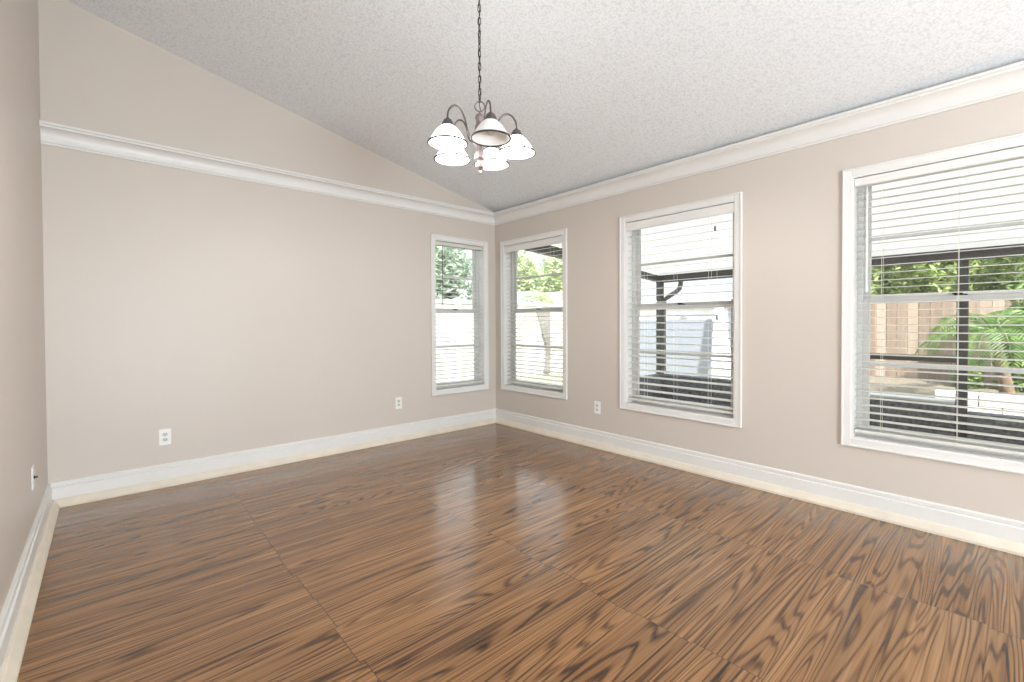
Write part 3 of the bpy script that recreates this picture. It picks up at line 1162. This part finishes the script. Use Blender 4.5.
HG = 'trees beyond the tan fence'
for i_, (ty, lb) in enumerate(((-1.7, 'bright green bushy tree above the tan fence, leftmost of the row in the large window'),
                               (-3.2, 'bright green bushy tree above the tan fence, just left of the porch post'),
                               (-4.7, 'bright green bushy tree above the tan fence, right of the porch post'),
                               (-6.2, 'bright green bushy tree behind the tan fence, cut off by the right picture edge'))):
    tree('bushy_tree', lb, 'tree', (8.6 + 0.15 * (i_ % 2), ty, GZ), 3.5 + 0.2 * (i_ % 2), (1.2, 0.62, 1.7), 7000, 0.09, 'leaf', 1 + i_, HG)
for i_, (ty, lb) in enumerate(((-0.9, 'taller darker tree of the back row, behind the left bushy tree in the large window'),
                               (-2.45, 'taller darker back-row tree between the two bushy trees left of the porch post'),
                               (-4.0, 'taller darker tree of the back row, directly behind the porch post'),
                               (-5.55, 'taller darker tree of the back row near the right picture edge'))):
    tree('tall_tree', lb, 'tree', (11.6, ty, GZ), 4.5, (1.2, 0.64, 2.1), 5500, 0.11, 'leaf', 31 + i_, 'back row of trees beyond the tan fence')
tree('garden_shrub', 'upright leafy green shrub between the small palm and the tan fence', 'shrub', (6.30, -4.36, GZ), 1.95, (0.30, 0.36, 0.95), 2600, 0.07, 'frond', 14, trunk=0.04)
tree('garden_shrub', 'small low green shrub right of the porch post in the leaf litter', 'shrub', (6.25, -3.70, GZ), 0.80, (0.2, 0.17, 0.38), 700, 0.05, 'frond', 15, trunk=0.025)
TG = 'trees beyond the white fence'
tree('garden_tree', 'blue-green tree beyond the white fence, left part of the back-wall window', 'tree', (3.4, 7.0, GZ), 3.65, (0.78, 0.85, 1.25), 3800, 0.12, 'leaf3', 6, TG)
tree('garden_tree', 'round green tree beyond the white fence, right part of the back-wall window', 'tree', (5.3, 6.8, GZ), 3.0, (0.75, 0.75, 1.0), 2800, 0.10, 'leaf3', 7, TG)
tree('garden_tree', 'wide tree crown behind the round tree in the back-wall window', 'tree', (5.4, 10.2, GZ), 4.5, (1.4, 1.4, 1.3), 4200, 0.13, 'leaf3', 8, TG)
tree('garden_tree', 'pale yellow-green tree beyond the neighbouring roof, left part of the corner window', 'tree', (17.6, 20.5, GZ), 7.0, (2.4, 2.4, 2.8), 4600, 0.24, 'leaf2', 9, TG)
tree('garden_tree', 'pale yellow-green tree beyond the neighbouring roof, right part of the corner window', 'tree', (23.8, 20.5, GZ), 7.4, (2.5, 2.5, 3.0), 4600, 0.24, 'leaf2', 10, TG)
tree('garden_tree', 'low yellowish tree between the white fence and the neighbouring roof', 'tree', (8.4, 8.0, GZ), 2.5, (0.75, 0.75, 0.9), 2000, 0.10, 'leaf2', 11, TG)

# small palm with arching fronds
pm = empty('small_palm', (4.95, -4.10, GZ))
tag(pm, 'small palm with arching green fronds in front of the tan fence', 'palm')
bm = bmesh.new()
add_tube(bm, [(0, 0, 0), (0.0, -0.03, 0.4), (0.02, 0.03, 0.8), (0.02, 0.10, 1.18)], [0.085, 0.075, 0.06, 0.045], 12)
obj('trunk', bm, 'bark', pm, smooth=True)
rnd = random.Random(21)
for k in range(15):
    az = 2 * math.pi * k / 15 + rnd.uniform(-0.15, 0.15)
    elev = rnd.uniform(0.35, 1.15)
    ln = rnd.uniform(0.85, 1.1)
    rib = []
    p = Vector((0.02, 0.10, 1.17))
    e_ = elev
    for s in range(13):
        rib.append(p.copy())
        p = p + Vector((math.cos(az) * math.cos(e_), math.sin(az) * math.cos(e_), math.sin(e_))) * (ln / 12)
        e_ -= 0.16
    bm = bmesh.new()
    add_tube(bm, rib, [0.010 * (1 - 0.85 * i / 12) for i in range(13)], 6)
    for i in range(2, 13):
        tdir = (rib[i] - rib[i - 1]).normalized()
        side = tdir.cross(Vector((0, 0, 1))).normalized()
        for sgn in (-1, 1):
            for half in (0, 0.5):
                b0 = rib[i - 1].lerp(rib[i], half)
                l_ = 0.24 * math.sin(math.pi * min(0.97, (i + half) / 13.5)) + 0.05
                tip = b0 + (tdir * 0.65 + side * sgn * 0.8 + Vector((0, 0, -0.28))).normalized() * l_
                mid = b0.lerp(tip, 0.45)
                w_ = tdir * 0.014
                a_, b_, c_, d_ = (bm.verts.new(v) for v in (b0, mid + w_ + Vector((0, 0, 0.012)), tip, mid - w_ + Vector((0, 0, 0.012))))
                bm.faces.new((a_, b_, c_))
                bm.faces.new((a_, c_, d_))
    obj('frond', bm, 'frond', pm)
